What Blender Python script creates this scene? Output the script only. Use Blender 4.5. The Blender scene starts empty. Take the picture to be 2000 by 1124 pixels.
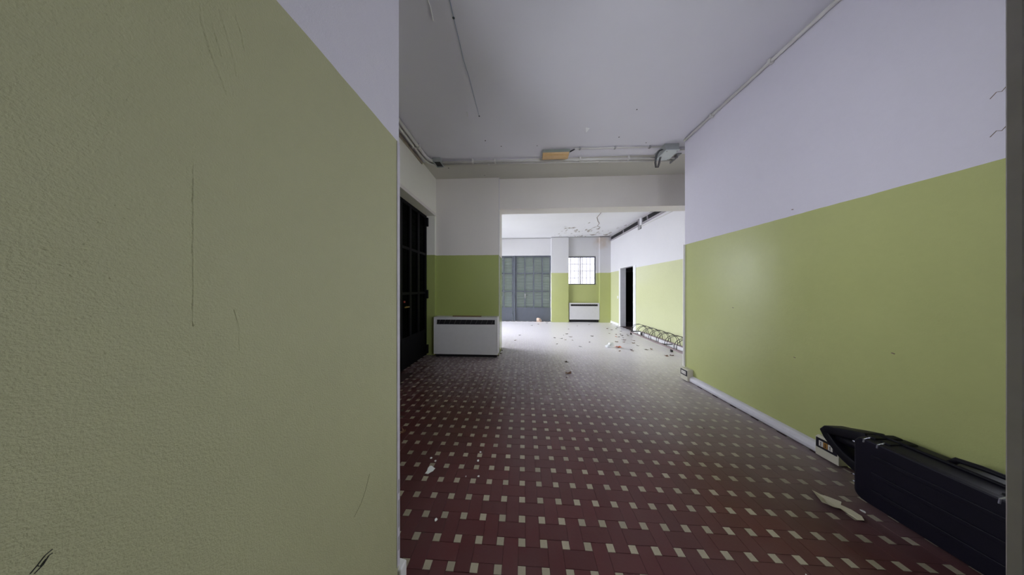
import bpy, bmesh, math, random
from mathutils import Vector, Matrix
random.seed(7)
scene = bpy.context.scene
col = scene.collection

# ------------------------------------------------------------------ camera, world, light, exposure
F_PX, CAM_H, HORIZON = 416.0, 1.32, 564.0
cam_data = bpy.data.cameras.new('camera')
cam = bpy.data.objects.new('camera', cam_data)
col.objects.link(cam)
cam_data.sensor_fit = 'HORIZONTAL'
cam_data.sensor_width = 36.0
cam_data.lens = F_PX / 2000.0 * 36.0
cam_data.shift_y = (HORIZON - 562.0) / 2000.0
cam_data.clip_start = 0.02
YAW = math.atan(22.0 / F_PX)
cam.location = (0, 0, CAM_H)
cam.rotation_euler = (math.pi / 2, 0, YAW)
scene.camera = cam

world = bpy.data.worlds.new('overcast_sky')
scene.world = world
world.use_nodes = True
wbg = world.node_tree.nodes['Background']
wbg.inputs['Color'].default_value = (0.925, 0.925, 1.0, 1)
wbg.inputs['Strength'].default_value = 10.0

def portal(name, loc, rot, sx, sy):
    """guides the sky light through a window opening (adds no light of its own)"""
    d = bpy.data.lights.new(name, 'AREA')
    d.shape = 'RECTANGLE'
    d.size, d.size_y = sx, sy
    d.cycles.is_portal = True
    o = bpy.data.objects.new(name, d)
    o.location, o.rotation_euler = loc, rot
    col.objects.link(o)
R90 = math.pi / 2
portal('daylight_portal_far_left', (-3.52, 6.65, 1.495), (0, -R90, 0), 2.91, 3.5)
portal('daylight_portal_far_window', (2.33, 8.78, 2.04), (-R90, 0, 0), 1.12, 1.14)
portal('daylight_portal_near_left', (-1.99, 1.375, 1.68), (0, -R90, 0), 1.56, 0.65)
portal('daylight_portal_right', (2.63, 1.005, 1.42), (0, R90, 0), 2.4, 0.31)
portal('daylight_portal_beside', (1.35, 0.03, 1.925), (R90, 0, 0), 0.80, 1.75)

vs = scene.view_settings
vs.view_transform = 'Standard'
vs.look = 'None'
vs.exposure = 1.36
vs.gamma = 1.0
vs.use_curve_mapping = False
scene.cycles.max_bounces = 12
scene.cycles.diffuse_bounces = 7
scene.cycles.transparent_max_bounces = 12
scene.cycles.adaptive_threshold = 0.02
scene.cycles.caustics_reflective = False
scene.cycles.caustics_refractive = False

# ------------------------------------------------------------------ helpers
def srgb(r, g, b):
    def c(v):
        v /= 255.0
        return v / 12.92 if v <= 0.04045 else ((v + 0.055) / 1.055) ** 2.4
    return (c(r), c(g), c(b), 1.0)

class NT:
    """small wrapper for building node materials"""
    def __init__(self, name):
        self.m = bpy.data.materials.new(name)
        self.m.use_nodes = True
        self.t = self.m.node_tree
        self.t.nodes.clear()
        self.out = self.n('ShaderNodeOutputMaterial')
    def n(self, kind, **kw):
        nd = self.t.nodes.new(kind)
        for k, v in kw.items():
            setattr(nd, k, v)
        return nd
    def link(self, a, b):
        self.t.links.new(a, b)
    def put(self, sock, v):
        if hasattr(v, 'is_output'):
            self.link(v, sock)
        else:
            sock.default_value = v
    def math(self, op, a, b=0.0, clamp=False):
        nd = self.n('ShaderNodeMath', operation=op, use_clamp=clamp)
        self.put(nd.inputs[0], a); self.put(nd.inputs[1], b)
        return nd.outputs[0]
    def mix(self, f, a, b):
        nd = self.n('ShaderNodeMix', data_type='RGBA')
        self.put(nd.inputs[0], f); self.put(nd.inputs[6], a); self.put(nd.inputs[7], b)
        return nd.outputs[2]
    def mixf(self, f, a, b):
        nd = self.n('ShaderNodeMix', data_type='FLOAT')
        self.put(nd.inputs[0], f); self.put(nd.inputs[2], a); self.put(nd.inputs[3], b)
        return nd.outputs[0]
    def pos(self):
        return self.n('ShaderNodeNewGeometry').outputs['Position']
    def obj(self):
        return self.n('ShaderNodeTexCoord').outputs['Object']
    def xyz(self, v):
        nd = self.n('ShaderNodeSeparateXYZ'); self.link(v, nd.inputs[0])
        return nd.outputs
    def noise(self, vec, scale, detail=3.0, rough=0.5):
        nd = self.n('ShaderNodeTexNoise')
        self.link(vec, nd.inputs['Vector'])
        nd.inputs['Scale'].default_value = scale
        nd.inputs['Detail'].default_value = detail
        nd.inputs['Roughness'].default_value = rough
        return nd.outputs['Fac']
    def ramp(self, v, lo, hi):
        nd = self.n('ShaderNodeMapRange', clamp=True)
        self.put(nd.inputs[0], v); self.put(nd.inputs[1], lo); self.put(nd.inputs[2], hi)
        return nd.outputs[0]
    def scale(self, vec, s):
        nd = self.n('ShaderNodeVectorMath', operation='MULTIPLY')
        self.link(vec, nd.inputs[0]); nd.inputs[1].default_value = s
        return nd.outputs[0]
    def bump(self, h, strength, dist, normal=None):
        nd = self.n('ShaderNodeBump')
        self.link(h, nd.inputs['Height'])
        nd.inputs['Strength'].default_value = strength
        nd.inputs['Distance'].default_value = dist
        if normal is not None:
            self.link(normal, nd.inputs['Normal'])
        return nd.outputs[0]
    def bsdf(self, color, rough, normal=None, metal=0.0, spec=0.5):
        nd = self.n('ShaderNodeBsdfPrincipled')
        self.put(nd.inputs['Base Color'], color)
        self.put(nd.inputs['Roughness'], rough)
        self.put(nd.inputs['Metallic'], metal)
        self.put(nd.inputs['Specular IOR Level'], spec)
        if normal is not None:
            self.link(normal, nd.inputs['Normal'])
        self.link(nd.outputs[0], self.out.inputs[0])
        return nd

def plain(name, rgb, rough=0.5, metal=0.0, var=0.08, scale=12.0, bump=0.0, spec=0.5):
    k = NT(name)
    p = k.obj()
    nz = k.noise(p, scale, 4.0)
    c = srgb(*rgb)
    lo = tuple(v * (1 - var) for v in c[:3]) + (1,)
    hi = tuple(min(1, v * (1 + var)) for v in c[:3]) + (1,)
    color = k.mix(nz, lo, hi)
    nrm = k.bump(k.noise(p, scale * 8, 2.0), bump, 0.002) if bump else None
    k.bsdf(color, rough, nrm, metal, spec)
    return k.m

DADO_Z = 1.965
def paint(name, upper, lower, split=DADO_Z, rough_hi=0.75, rough_lo=0.22, peel=0.25, peel_scale=120.0, stain=None):
    """painted plaster: pale above the dado line, enamel green below, roller texture in the bump"""
    k = NT(name)
    p = k.pos()
    x, y, z = k.xyz(p)
    wob = k.math('MULTIPLY', k.math('SUBTRACT', k.noise(p, 9.0, 2.0), 0.5), 0.008)
    up = k.math('GREATER_THAN', k.math('ADD', z, wob), split)
    var = k.noise(p, 1.3, 5.0, 0.6)
    fine = k.noise(p, 30.0, 3.0)
    vv = k.math('ADD', k.math('MULTIPLY', var, 0.7), k.math('MULTIPLY', fine, 0.3))
    u = srgb(*upper); l = srgb(*lower)
    uc = k.mix(vv, tuple(a * 0.93 for a in u[:3]) + (1,), tuple(min(1, a * 1.06) for a in u[:3]) + (1,))
    lc = k.mix(vv, tuple(a * 0.90 for a in l[:3]) + (1,), tuple(min(1, a * 1.10) for a in l[:3]) + (1,))
    colr = k.mix(up, lc, uc)
    if stain:
        cx, cy, cz, rad = stain
        d = k.n('ShaderNodeVectorMath', operation='DISTANCE')
        k.link(p, d.inputs[0]); d.inputs[1].default_value = (cx, cy, cz)
        near = k.math('SUBTRACT', 1.0, k.math('DIVIDE', d.outputs['Value'], rad), True)
        s = k.ramp(k.math('MULTIPLY', near, k.noise(p, 5.0, 4.0)), 0.12, 0.40)
        colr = k.mix(k.math('MULTIPLY', s, 0.45), colr, srgb(176, 150, 120))
    rough = k.mixf(up, rough_lo, rough_hi)
    h = k.math('ADD', k.math('MULTIPLY', k.noise(p, peel_scale, 3.0, 0.55), 0.55), k.math('MULTIPLY', k.noise(p, 14.0, 3.0), 0.9))
    nrm = k.bump(h, peel, 0.004)
    k.bsdf(colr, rough, nrm)
    return k.m

M = {}
LAV = (214, 211, 224)
CREAM = (216, 211, 207)
GREEN = (179, 184, 125)
M['wall_near'] = paint('lavender_white_and_green_paint', LAV, GREEN)
M['wall_stub'] = paint('roller_textured_green_paint', LAV, (174, 174, 137), rough_lo=0.42, peel=0.85, peel_scale=330.0)
M['wall_cream'] = paint('cream_white_and_green_paint', CREAM, (160, 170, 104), split=1.985)
M['wall_cream_left'] = paint('pale_cream_left_wall_paint', (228, 226, 218), (160, 170, 104), split=1.985)
M['wall_far'] = paint('far_room_white_and_green_paint', (200, 199, 202), (174, 179, 120), split=1.93, stain=(3.05, 8.4, 3.2, 0.55))
M['wall_far_right'] = paint('far_right_wall_paint', (213, 212, 217), (196, 199, 160), split=1.95, rough_lo=0.22)
M['wall_plain'] = paint('plain_white_plaster', (205, 203, 205), (205, 203, 205))
M['jamb'] = paint('dirty_beige_plaster', (154, 151, 131), (154, 151, 131), peel=0.5)
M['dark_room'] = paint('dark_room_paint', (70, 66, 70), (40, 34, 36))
M['bead_pale'] = plain('pale_plastic_bead', (232, 229, 238), 0.4)
M['trim_white'] = plain('white_enamel_trim', (226, 226, 230), 0.4)
M['edge_metal'] = plain('pale_corner_bead', (196, 192, 202), 0.45, var=0.15, scale=30)
M['door_frame'] = plain('blue_grey_door_steel', (84, 88, 98), 0.45, var=0.15, scale=6)
M['door_dark'] = plain('dark_door_steel', (8, 7, 12), 0.6, var=0.2, scale=6, spec=0.2)
M['slat'] = plain('grey_green_shutter_slat', (216, 228, 222), 0.55, var=0.15, scale=4)
M['slat_dark'] = plain('shaded_shutter_slat', (27, 30, 27), 0.6, var=0.2, scale=4)  # far shutter's slat with the left wall's shade put into the colour
M['blue_pane'] = plain('dim_blue_pane', (150, 156, 190), 0.3)
M['vent_frame'] = plain('grey_vent_frame', (158, 153, 160), 0.5)
M['steel'] = plain('worn_steel', (150, 150, 152), 0.35, 0.8)
M['brass'] = plain('dull_brass', (170, 140, 70), 0.4, 0.7)
M['black_metal'] = plain('blackened_rack_steel', (52, 48, 50), 0.5, 0.3, var=0.25)
M['rack_rail'] = plain('mauve_grey_rail_paint', (128, 114, 116), 0.55, 0.1, var=0.2)
M['unit_white'] = plain('convector_white_enamel', (206, 205, 207), 0.4, var=0.05)
M['unit_dark'] = plain('black_grille_plastic', (20, 18, 24), 0.6)
M['fin'] = plain('grille_fin_plastic', (84, 78, 80), 0.5)
M['socket_body'] = plain('cream_socket_plastic', (198, 194, 180), 0.45, var=0.10)
M['socket_plate'] = plain('black_socket_frame', (24, 22, 34), 0.35)
M['socket_white'] = plain('white_socket_module', (214, 210, 206), 0.4)
M['socket_hole'] = plain('dark_socket_hole', (26, 24, 24), 0.7)
M['ochre'] = plain('ochre_socket_module', (150, 108, 50), 0.5)
M['trunk'] = plain('white_skirting_trunking', (212, 210, 220), 0.45, var=0.08, scale=18, bump=0.1)
M['case_fold'] = plain('case_highlight_edge', (30, 26, 50), 0.35)
M['case'] = plain('black_case_plastic', (11, 8, 26), 0.5, var=0.25, scale=30, bump=0.12, spec=0.3)
M['case_trim'] = plain('black_case_rubber', (7, 5, 17), 0.55, spec=0.25)
M['glint'] = plain('bright_latch_pin', (176, 176, 196), 0.25, 0.8)
M['conduit'] = plain('painted_conduit', (204, 202, 200), 0.5, var=0.1)
M['clip'] = plain('grey_conduit_clip', (146, 146, 148), 0.55)
M['strip_brown'] = plain('brown_wood_batten', (158, 146, 134), 0.7)
M['box_grey'] = plain('grey_junction_plastic', (150, 154, 154), 0.5, var=0.12)
M['box_lid'] = plain('pale_junction_lid', (202, 208, 210), 0.4)
M['cable'] = plain('black_cable', (30, 28, 44), 0.4)
M['lamp_yellow'] = plain('yellowed_diffuser', (206, 170, 120), 0.18, var=0.12, scale=20)
M['lamp_grey'] = plain('grey_lamp_base', (138, 146, 138), 0.5)
M['blue_wire'] = plain('blue_wire_sheath', (88, 122, 152), 0.5)
M['flake'] = plain('paint_flake', (216, 216, 216), 0.7)
M['chip'] = plain('white_paint_chip', (222, 226, 224), 0.6)
M['paper'] = plain('creased_paper', (206, 200, 178), 0.75, var=0.08, scale=25)
M['leaf'] = plain('dry_brown_leaf', (112, 78, 58), 0.7, var=0.3, scale=60)
M['leaf_dark'] = plain('dark_rotten_leaf', (70, 52, 46), 0.75, var=0.3, scale=60)
M['leaf_orange'] = plain('orange_leaf', (196, 92, 40), 0.6, var=0.25, scale=60)
M['tan'] = plain('tan_crumpled_paper', (196, 172, 156), 0.7, var=0.2, scale=40)
M['scuff'] = plain('dark_scuff', (46, 44, 38), 0.8)
M['scuff_brown'] = plain('brown_scuff', (122, 104, 92), 0.8)
M['wood'] = plain('brown_wood_strip', (116, 88, 60), 0.6)
M['ground'] = plain('added_paving', (150, 148, 144), 0.9, scale=2.0)
M['grout'] = plain('dark_floor_grout', (64, 46, 46), 0.85)
M['grille'] = plain('pale_window_grille', (190, 192, 198), 0.5)

def glass(name, tint, gloss=0.10, ior=1.45):
    k = NT(name)
    tr = k.n('ShaderNodeBsdfTransparent'); tr.inputs[0].default_value = tint
    gl = k.n('ShaderNodeBsdfGlossy'); gl.inputs['Roughness'].default_value = 0.45
    fr = k.n('ShaderNodeFresnel'); fr.inputs[0].default_value = ior
    f = k.math('ADD', fr.outputs[0], gloss * 0.2, True)
    mx = k.n('ShaderNodeMixShader')
    k.link(f, mx.inputs[0]); k.link(tr.outputs[0], mx.inputs[1]); k.link(gl.outputs[0], mx.inputs[2])
    k.link(mx.outputs[0], k.out.inputs[0])
    return k.m
M['glass'] = glass('dusty_clear_glass', (0.92, 0.94, 0.94, 1))
M['glass_tint'] = glass('tinted_window_glass', (0.27, 0.27, 0.285, 1))  # dark tint holds back the bright sky in the far window
M['glass_dark'] = glass('shaded_dark_glass', (0.42, 0.47, 0.43, 1), 0.0, 1.06)  # left door's shade put into the glass tint

def film(name, rgb, alpha):
    k = NT(name)
    tr = k.n('ShaderNodeBsdfTransparent')
    b = k.n('ShaderNodeBsdfPrincipled'); b.inputs['Base Color'].default_value = srgb(*rgb); b.inputs['Roughness'].default_value = 0.3
    mx = k.n('ShaderNodeMixShader'); mx.inputs[0].default_value = alpha
    k.link(tr.outputs[0], mx.inputs[1]); k.link(b.outputs[0], mx.inputs[2]); k.link(mx.outputs[0], k.out.inputs[0])
    return k.m
M['bag'] = film('thin_white_plastic_film', (236, 238, 240), 0.6)

def ceiling_mat(name, rgb, flaking=False):
    k = NT(name)
    p = k.pos(); x, y, z = k.xyz(p)
    c = srgb(*rgb)
    nz = k.noise(p, 0.9, 5.0, 0.6)
    colr = k.mix(nz, tuple(a * 0.93 for a in c[:3]) + (1,), tuple(min(1, a * 1.05) for a in c[:3]) + (1,))
    if flaking:
        zone = k.math('MULTIPLY', k.ramp(y, 5.6, 7.4), k.ramp(x, 0.4, 1.4))
        fl = k.noise(k.scale(p, (1.0, 0.55, 1.0)), 5.5, 6.0, 0.65)
        mask = k.ramp(k.math('MULTIPLY', fl, k.math('ADD', k.math('MULTIPLY', zone, 0.35), 0.65)), 0.565, 0.60)
        colr = k.mix(k.math('MULTIPLY', mask, 0.75), colr, srgb(140, 128, 118))
    else:
        # darker cream tone between the conduit line and the crossing beam
        back = k.math('GREATER_THAN', y, 3.62)
        colr = k.mix(back, colr, srgb(196, 193, 186))
    h = k.math('ADD', k.math('MULTIPLY', k.noise(p, 90.0, 3.0), 0.4), k.noise(p, 5.0, 3.0))
    k.bsdf(colr, 0.8, k.bump(h, 0.2, 0.004))
    return k.m
M['ceiling'] = ceiling_mat('lavender_ceiling_paint', (214, 212, 222))
M['ceiling_far'] = ceiling_mat('flaking_white_ceiling', (236, 236, 241), True)

def tile_mat(name, rgb, var):
    """fired clay tile: per-tile tone, grime, drag marks, and the pale dust blown in over the far room's floor"""
    k = NT(name)
    p = k.pos(); x, y, z = k.xyz(p)
    g = k.n('ShaderNodeNewGeometry')
    oi = k.n('ShaderNodeObjectInfo')
    rnd = k.math('FRACT', k.math('ADD', g.outputs['Random Per Island'], oi.outputs['Random']))
    c = srgb(*rgb)
    base = k.mix(rnd, tuple(a * (1 - var) for a in c[:3]) + (1,), tuple(a * (1 + var) for a in c[:3]) + (1,))
    grime = k.ramp(k.noise(p, 1.9, 7.0, 0.68), 0.36, 0.72)
    base = k.mix(k.math('MULTIPLY', grime, 0.32), base, srgb(84, 73, 74))
    speck = k.ramp(k.noise(p, 160.0, 2.0), 0.60, 0.78)
    base = k.mix(k.math('MULTIPLY', speck, 0.25), base, srgb(60, 46, 44))
    # dust: far room's daylight is painted in too, trodden streaks by the opening
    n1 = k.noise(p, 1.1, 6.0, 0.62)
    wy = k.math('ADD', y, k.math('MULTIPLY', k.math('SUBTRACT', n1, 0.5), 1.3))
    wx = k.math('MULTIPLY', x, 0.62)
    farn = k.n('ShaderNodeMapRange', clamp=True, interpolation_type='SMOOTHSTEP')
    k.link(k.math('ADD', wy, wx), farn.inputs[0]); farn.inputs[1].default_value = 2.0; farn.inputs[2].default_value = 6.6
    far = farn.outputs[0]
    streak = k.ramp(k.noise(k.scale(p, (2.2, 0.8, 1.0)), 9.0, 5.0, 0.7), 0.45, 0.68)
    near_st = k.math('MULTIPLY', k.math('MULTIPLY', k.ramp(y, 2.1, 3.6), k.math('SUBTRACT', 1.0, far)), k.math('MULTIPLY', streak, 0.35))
    dust_glare = k.math('ADD', k.math('MULTIPLY', far, 0.86), near_st, True)
    base = k.mix(dust_glare, base, srgb(250, 246, 253))
    rough = k.mixf(far, k.mixf(grime, 0.29, 0.44), 0.31)
    h = k.math('ADD', k.noise(p, 70.0, 3.0), k.math('MULTIPLY', k.noise(p, 16.0, 2.0), 1.2))
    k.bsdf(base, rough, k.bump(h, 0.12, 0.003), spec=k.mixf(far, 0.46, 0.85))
    return k.m
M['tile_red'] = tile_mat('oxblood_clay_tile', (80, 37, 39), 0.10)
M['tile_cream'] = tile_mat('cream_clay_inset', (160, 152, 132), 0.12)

class MB:
    """collects shapes into one mesh"""
    def __init__(self):
        self.v, self.f = [], []
    def add(self, vs, fs):
        b = len(self.v)
        self.v += [tuple(a) for a in vs]
        self.f += [tuple(i + b for i in q) for q in fs]
        return self
    def box(self, x0, x1, y0, y1, z0, z1):
        vs = [(x0, y0, z0), (x1, y0, z0), (x1, y1, z0), (x0, y1, z0), (x0, y0, z1), (x1, y0, z1), (x1, y1, z1), (x0, y1, z1)]
        return self.add(vs, [(0, 3, 2, 1), (4, 5, 6, 7), (0, 1, 5, 4), (1, 2, 6, 5), (2, 3, 7, 6), (3, 0, 4, 7)])
    def tube(self, pts, r, n=10, cap=True):
        pts = [Vector(p) for p in pts]
        rs = r if isinstance(r, (list, tuple)) else [r] * len(pts)
        rings, up = [], Vector((0, 0, 1))
        prev = None
        for i, p in enumerate(pts):
            t = (pts[min(i + 1, len(pts) - 1)] - pts[max(i - 1, 0)]).normalized()
            a = prev if prev is not None else (up if abs(t.z) < 0.9 else Vector((1, 0, 0)))
            s = t.cross(a).normalized(); u = s.cross(t).normalized(); prev = u
            rings.append([p + (s * math.cos(2 * math.pi * k / n) + u * math.sin(2 * math.pi * k / n)) * rs[i] for k in range(n)])
        vs = [q for rg in rings for q in rg]
        fs = []
        for i in range(len(pts) - 1):
            for k in range(n):
                fs.append((i * n + k, i * n + (k + 1) % n, (i + 1) * n + (k + 1) % n, (i + 1) * n + k))
        if cap:
            fs.append(tuple(range(n - 1, -1, -1)))
            fs.append(tuple((len(pts) - 1) * n + k for k in range(n)))
        return self.add(vs, fs)
    def prism(self, poly, axis, a0, a1):
        """extrudes a 2-D outline along an axis ('x': outline is y,z; 'y': x,z; 'z': x,y)"""
        n = len(poly)
        def P(q, a):
            return {'x': (a, q[0], q[1]), 'y': (q[0], a, q[1]), 'z': (q[0], q[1], a)}[axis]
        vs = [P(q, a0) for q in poly] + [P(q, a1) for q in poly]
        fs = [tuple(range(n - 1, -1, -1)), tuple(range(n, 2 * n))]
        fs += [(i, (i + 1) % n, n + (i + 1) % n, n + i) for i in range(n)]
        return self.add(vs, fs)
    def mesh(self, name, mat, smooth=False):
        me = bpy.data.meshes.new(name)
        me.from_pydata(self.v, [], self.f)
        bm = bmesh.new(); bm.from_mesh(me)
        bmesh.ops.recalc_face_normals(bm, faces=bm.faces)
        bm.to_mesh(me); bm.free()
        me.materials.append(mat)
        if smooth:
            for p in me.polygons:
                p.use_smooth = True
        return me
    def build(self, name, mat, parent=None, bevel=0.0, smooth=False, seg=2):
        me = self.mesh(name, mat, smooth)
        if bevel:
            bm = bmesh.new(); bm.from_mesh(me)
            bmesh.ops.bevel(bm, geom=[e for e in bm.edges if len(e.link_faces) == 2 and e.calc_face_angle(0) > 0.5], offset=bevel, segments=seg, affect='EDGES', profile=0.5)
            bm.to_mesh(me); bm.free()
        return link(name, me, parent)

def link(name, me, parent=None):
    o = bpy.data.objects.new(name, me)
    col.objects.link(o)
    if parent is not None:
        o.parent = parent
        if parent.type == 'EMPTY' or parent.location.length or parent.parent is not None:
            o.matrix_parent_inverse = Matrix.Identity(4)
    return o
def tag(o, label, cat, group=None):
    o['label'] = label; o['category'] = cat
    if group:
        o['group'] = group
    return o
def struct(o, label=None):
    o['kind'] = 'structure'
    if label:
        o['label'] = label
    return o
def empty(name, loc=(0, 0, 0)):
    o = bpy.data.objects.new(name, None)
    o.location = loc
    o.empty_display_size = 0.1
    col.objects.link(o)
    return o
def wall(name, boxes, mat, label=None):
    m = MB()
    for b in boxes:
        m.box(*b)
    return struct(m.build(name, mat), label)

# ------------------------------------------------------------------ room shell
CEIL, CEIL_FAR = 3.52, 3.35
XR, XFR = 2.38, 3.38           # near right wall face, far right wall face
STUB_X, STUB_Y = -0.55, 0.915
XL = -1.75                     # near room's left wall face
YB = 4.20                      # crossing beam and pillar front
YF, YREC = 8.42, 8.54          # far wall pilaster face, recessed bays

HW = (0.85, 1.16, 0.22, 2.62)      # added daylight window in the part of the right wall hidden by the jamb
ground = struct(MB().box(-30, -3.75, 4.4, 30, -0.30, -0.06).build('ground', M['ground']), 'grey paving added unseen outside the far shop window')  # unseen slab added to cut low light into the far room
wall_right = wall('wall_right', [(XR, XR + 0.22, 0.22, HW[0], 0, CEIL), (XR, XR + 0.22, HW[0], HW[1], 0, HW[2]), (XR, XR + 0.22, HW[0], HW[1], HW[3], CEIL), (XR, XR + 0.22, HW[1], 3.27, 0, CEIL), (XR + 0.22, XFR + 0.2, 3.05, 3.27, 0, CEIL)], M['wall_near'], 'right wall of the near room, green dado under lavender white')
wall_stub = wall('wall_left', [(STUB_X - 0.15, STUB_X, -3.0, STUB_Y, 0, CEIL)], M['wall_stub'], 'close green wall filling the left of the picture')
wall('wall_left_return', [(XL - 0.22, STUB_X - 0.15, 0.55, 0.75, 0, CEIL)], M['wall_plain'])
NW = (0.95, 1.75, 1.05, 2.80)      # added daylight window in the hidden wall beside the camera
jamb = wall('wall_right_jamb', [(0.455, NW[0], 0.0, 0.22, 0, CEIL), (NW[1], XR + 0.2, 0.0, 0.22, 0, CEIL), (NW[0], NW[1], 0.0, 0.22, 0, NW[2]), (NW[0], NW[1], 0.0, 0.22, NW[3], CEIL)],
            M['jamb'], 'dirty beige door jamb at the right edge')
wall('wall_rear_right', [(0.455 + 0.2, 0.85, -3.1, 0.0, 0, CEIL)], M['wall_plain'])
wall('wall_rear', [(STUB_X - 0.15, 0.85, -3.3, -3.1, 0, CEIL)], M['wall_plain'])

# near room, left wall with the shuttered door (y 2.10..4.13) and an added, unseen daylight window nearer the camera
LD0, LD1, LDZ = 2.30, 4.13, 2.76
LW0, LW1, LWB, LWT = 1.05, 1.70, 0.90, 2.46
wall_left_far = wall('wall_left_middle', [
    (XL - 0.22, XL, 0.75, LW0, 0, CEIL), (XL - 0.22, XL, LW0, LW1, 0, LWB), (XL - 0.22, XL, LW0, LW1, LWT, CEIL),
    (XL - 0.22, XL, LW1, LD0, 0, CEIL), (XL - 0.22, XL, LD0, LD1, LDZ, CEIL), (XL - 0.22, XL, LD1, YB, 0, CEIL)], M['wall_cream_left'],
    'cream left wall of the near room above the shuttered door')
wall_pillar = wall('wall_pillar', [(XL - 0.22, -0.478, YB, 4.74, 0, CEIL)], M['wall_cream'], 'pillar wall with green dado behind the convector')
wall_beam = wall('wall_beam', [(-0.478, XFR, YB + 0.06, 4.56, 2.915, CEIL)], M['wall_cream'], 'ceiling beam crossing over the wide opening')
wall('wall_recess', [(XFR, XFR + 0.2, 3.27, 4.60, 0, CEIL)], M['wall_far_right'])

# far room
DRZ = 2.64
FD0, FD1 = -2.10, 1.106         # glazed door bay
FW = (1.775, 2.885, 1.475, 2.60)  # far window
FBK = 8.80
wall_far = wall('wall_far', [
    (-3.72, FD0, YREC, FBK, 0, CEIL_FAR + 0.17), (FD0, FD1, YREC, FBK, DRZ, CEIL_FAR + 0.17),
    (FD1, 1.765, YF, FBK, 0, CEIL_FAR + 0.17),
    (1.765, FW[0], YREC, FBK, 0, CEIL_FAR + 0.17), (FW[0], FW[1], YREC, FBK, 0, FW[2]), (FW[0], FW[1], YREC, FBK, FW[3], CEIL_FAR + 0.17),
    (FW[1], 2.965, YREC, FBK, 0, CEIL_FAR + 0.17),
    (2.965, XFR + 0.2, YF, FBK, 0, CEIL_FAR + 0.17)], M['wall_far'], 'far end wall with pilasters, glazed door and small window')
RD0, RD1, RDZ = 6.737, 7.60, 2.02
wall_far_right = wall('wall_far_right', [
    (XFR, XFR + 0.17, 4.60, RD0 - 0.15, 0, CEIL_FAR + 0.17), (XFR, XFR + 0.17, RD0 - 0.15, RD1 + 0.10, RDZ + 0.001, CEIL_FAR + 0.17), (XFR, XFR + 0.17, RD1 + 0.10, YF, 0, CEIL_FAR + 0.17)],
    M['wall_far_right'], 'bright right wall of the far room behind the bicycle rack')
SL = (4.90, 8.40, 0.04, 2.95)    # shop-front opening in the far room's hidden left side
wall('wall_far_left', [(-3.72, -3.50, 4.54, SL[0], 0, CEIL_FAR + 0.17), (-3.72, -3.50, SL[1], YREC, 0, CEIL_FAR + 0.17),
     (-3.72, -3.50, SL[0], SL[1], 0, SL[2]), (-3.72, -3.50, SL[0], SL[1], SL[3], CEIL_FAR + 0.17)], M['wall_plain'])
wall('wall_far_front', [(-3.72, XL - 0.22, 4.54, 4.74, 0, CEIL_FAR + 0.17)], M['wall_plain'])

ceiling = struct(MB().box(XL - 0.3, XFR + 0.3, -3.3, 4.56, CEIL, CEIL + 0.2).build('ceiling', M['ceiling']), 'lavender grey ceiling of the near room')
ceiling_far = struct(MB().box(-3.72, XFR + 0.3, 4.56, FBK, CEIL_FAR, CEIL_FAR + 0.17).build('ceiling_far', M['ceiling_far']), 'white flaking ceiling of the far room')

# dark side room beyond the doorway
wall('wall_side_room', [(XFR + 0.17, 5.6, 6.2, 6.3, 0, 2.8), (XFR + 0.17, 3.78, 8.7, 8.8, 0, 2.8), (3.78, 4.0, 8.7, 8.8, 0, 2.25), (3.78, 4.0, 8.7, 8.8, 2.40, 2.8), (4.0, 5.6, 8.7, 8.8, 0, 2.8), (5.5, 5.6, 6.3, 8.7, 0, 2.8)], M['dark_room'])  # small unseen opening added to let a little daylight in
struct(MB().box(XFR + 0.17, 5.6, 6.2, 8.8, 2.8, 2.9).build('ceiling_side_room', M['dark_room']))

# ------------------------------------------------------------------ floor with its tiles
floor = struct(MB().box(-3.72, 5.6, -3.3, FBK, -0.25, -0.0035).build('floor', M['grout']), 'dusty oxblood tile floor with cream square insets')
U = 0.0375; P3 = 3 * U; LX, LY = -0.007, 1.108      # lattice of the cream squares (centres)
J = 0.0006
def tile_mesh(name, sx, sy, mat):
    hx, hy, b, d = sx / 2 - J, sy / 2 - J, 0.0007, -0.0036
    vs = [(-hx + b, -hy + b, 0), (hx - b, -hy + b, 0), (hx - b, hy - b, 0), (-hx + b, hy - b, 0),
          (-hx, -hy, -b), (hx, -hy, -b), (hx, hy, -b), (-hx, hy, -b), (-hx, -hy, d), (hx, -hy, d), (hx, hy, d), (-hx, hy, d)]
    fs = [(0, 1, 2, 3)] + [(4 + i, 4 + (i + 1) % 4, (i + 1) % 4, i) for i in range(4)] + [(8 + i, 8 + (i + 1) % 4, 4 + (i + 1) % 4, 4 + i) for i in range(4)]
    me = bpy.data.meshes.new(name); me.from_pydata(vs, [], fs); me.materials.append(mat)
    return me, vs, fs
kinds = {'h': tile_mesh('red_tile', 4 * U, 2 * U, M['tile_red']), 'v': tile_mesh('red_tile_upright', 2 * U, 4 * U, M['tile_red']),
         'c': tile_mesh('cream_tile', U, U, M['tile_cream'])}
cs, sn = math.cos(YAW), math.sin(YAW)
def project(x, y, z):
    """image position in 2000x1124 pixels, or None behind the camera"""
    xc, yc = x * cs + y * sn, -x * sn + y * cs
    if yc < 0.05:
        return None
    return 1000 + F_PX * xc / yc, HORIZON - F_PX * (z - CAM_H) / yc
def inside(x, y):
    if y < 0.0 or y > YF + 0.1:
        return False
    if y < 0.8:
        return STUB_X < x < XR and y > 0.25
    if y < 3.27:
        return XL < x < XR
    if y < YB:
        return XL - 0.2 < x < XFR
    if y < 4.74:
        return -0.478 < x < XFR
    return -3.45 < x < XFR
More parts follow.
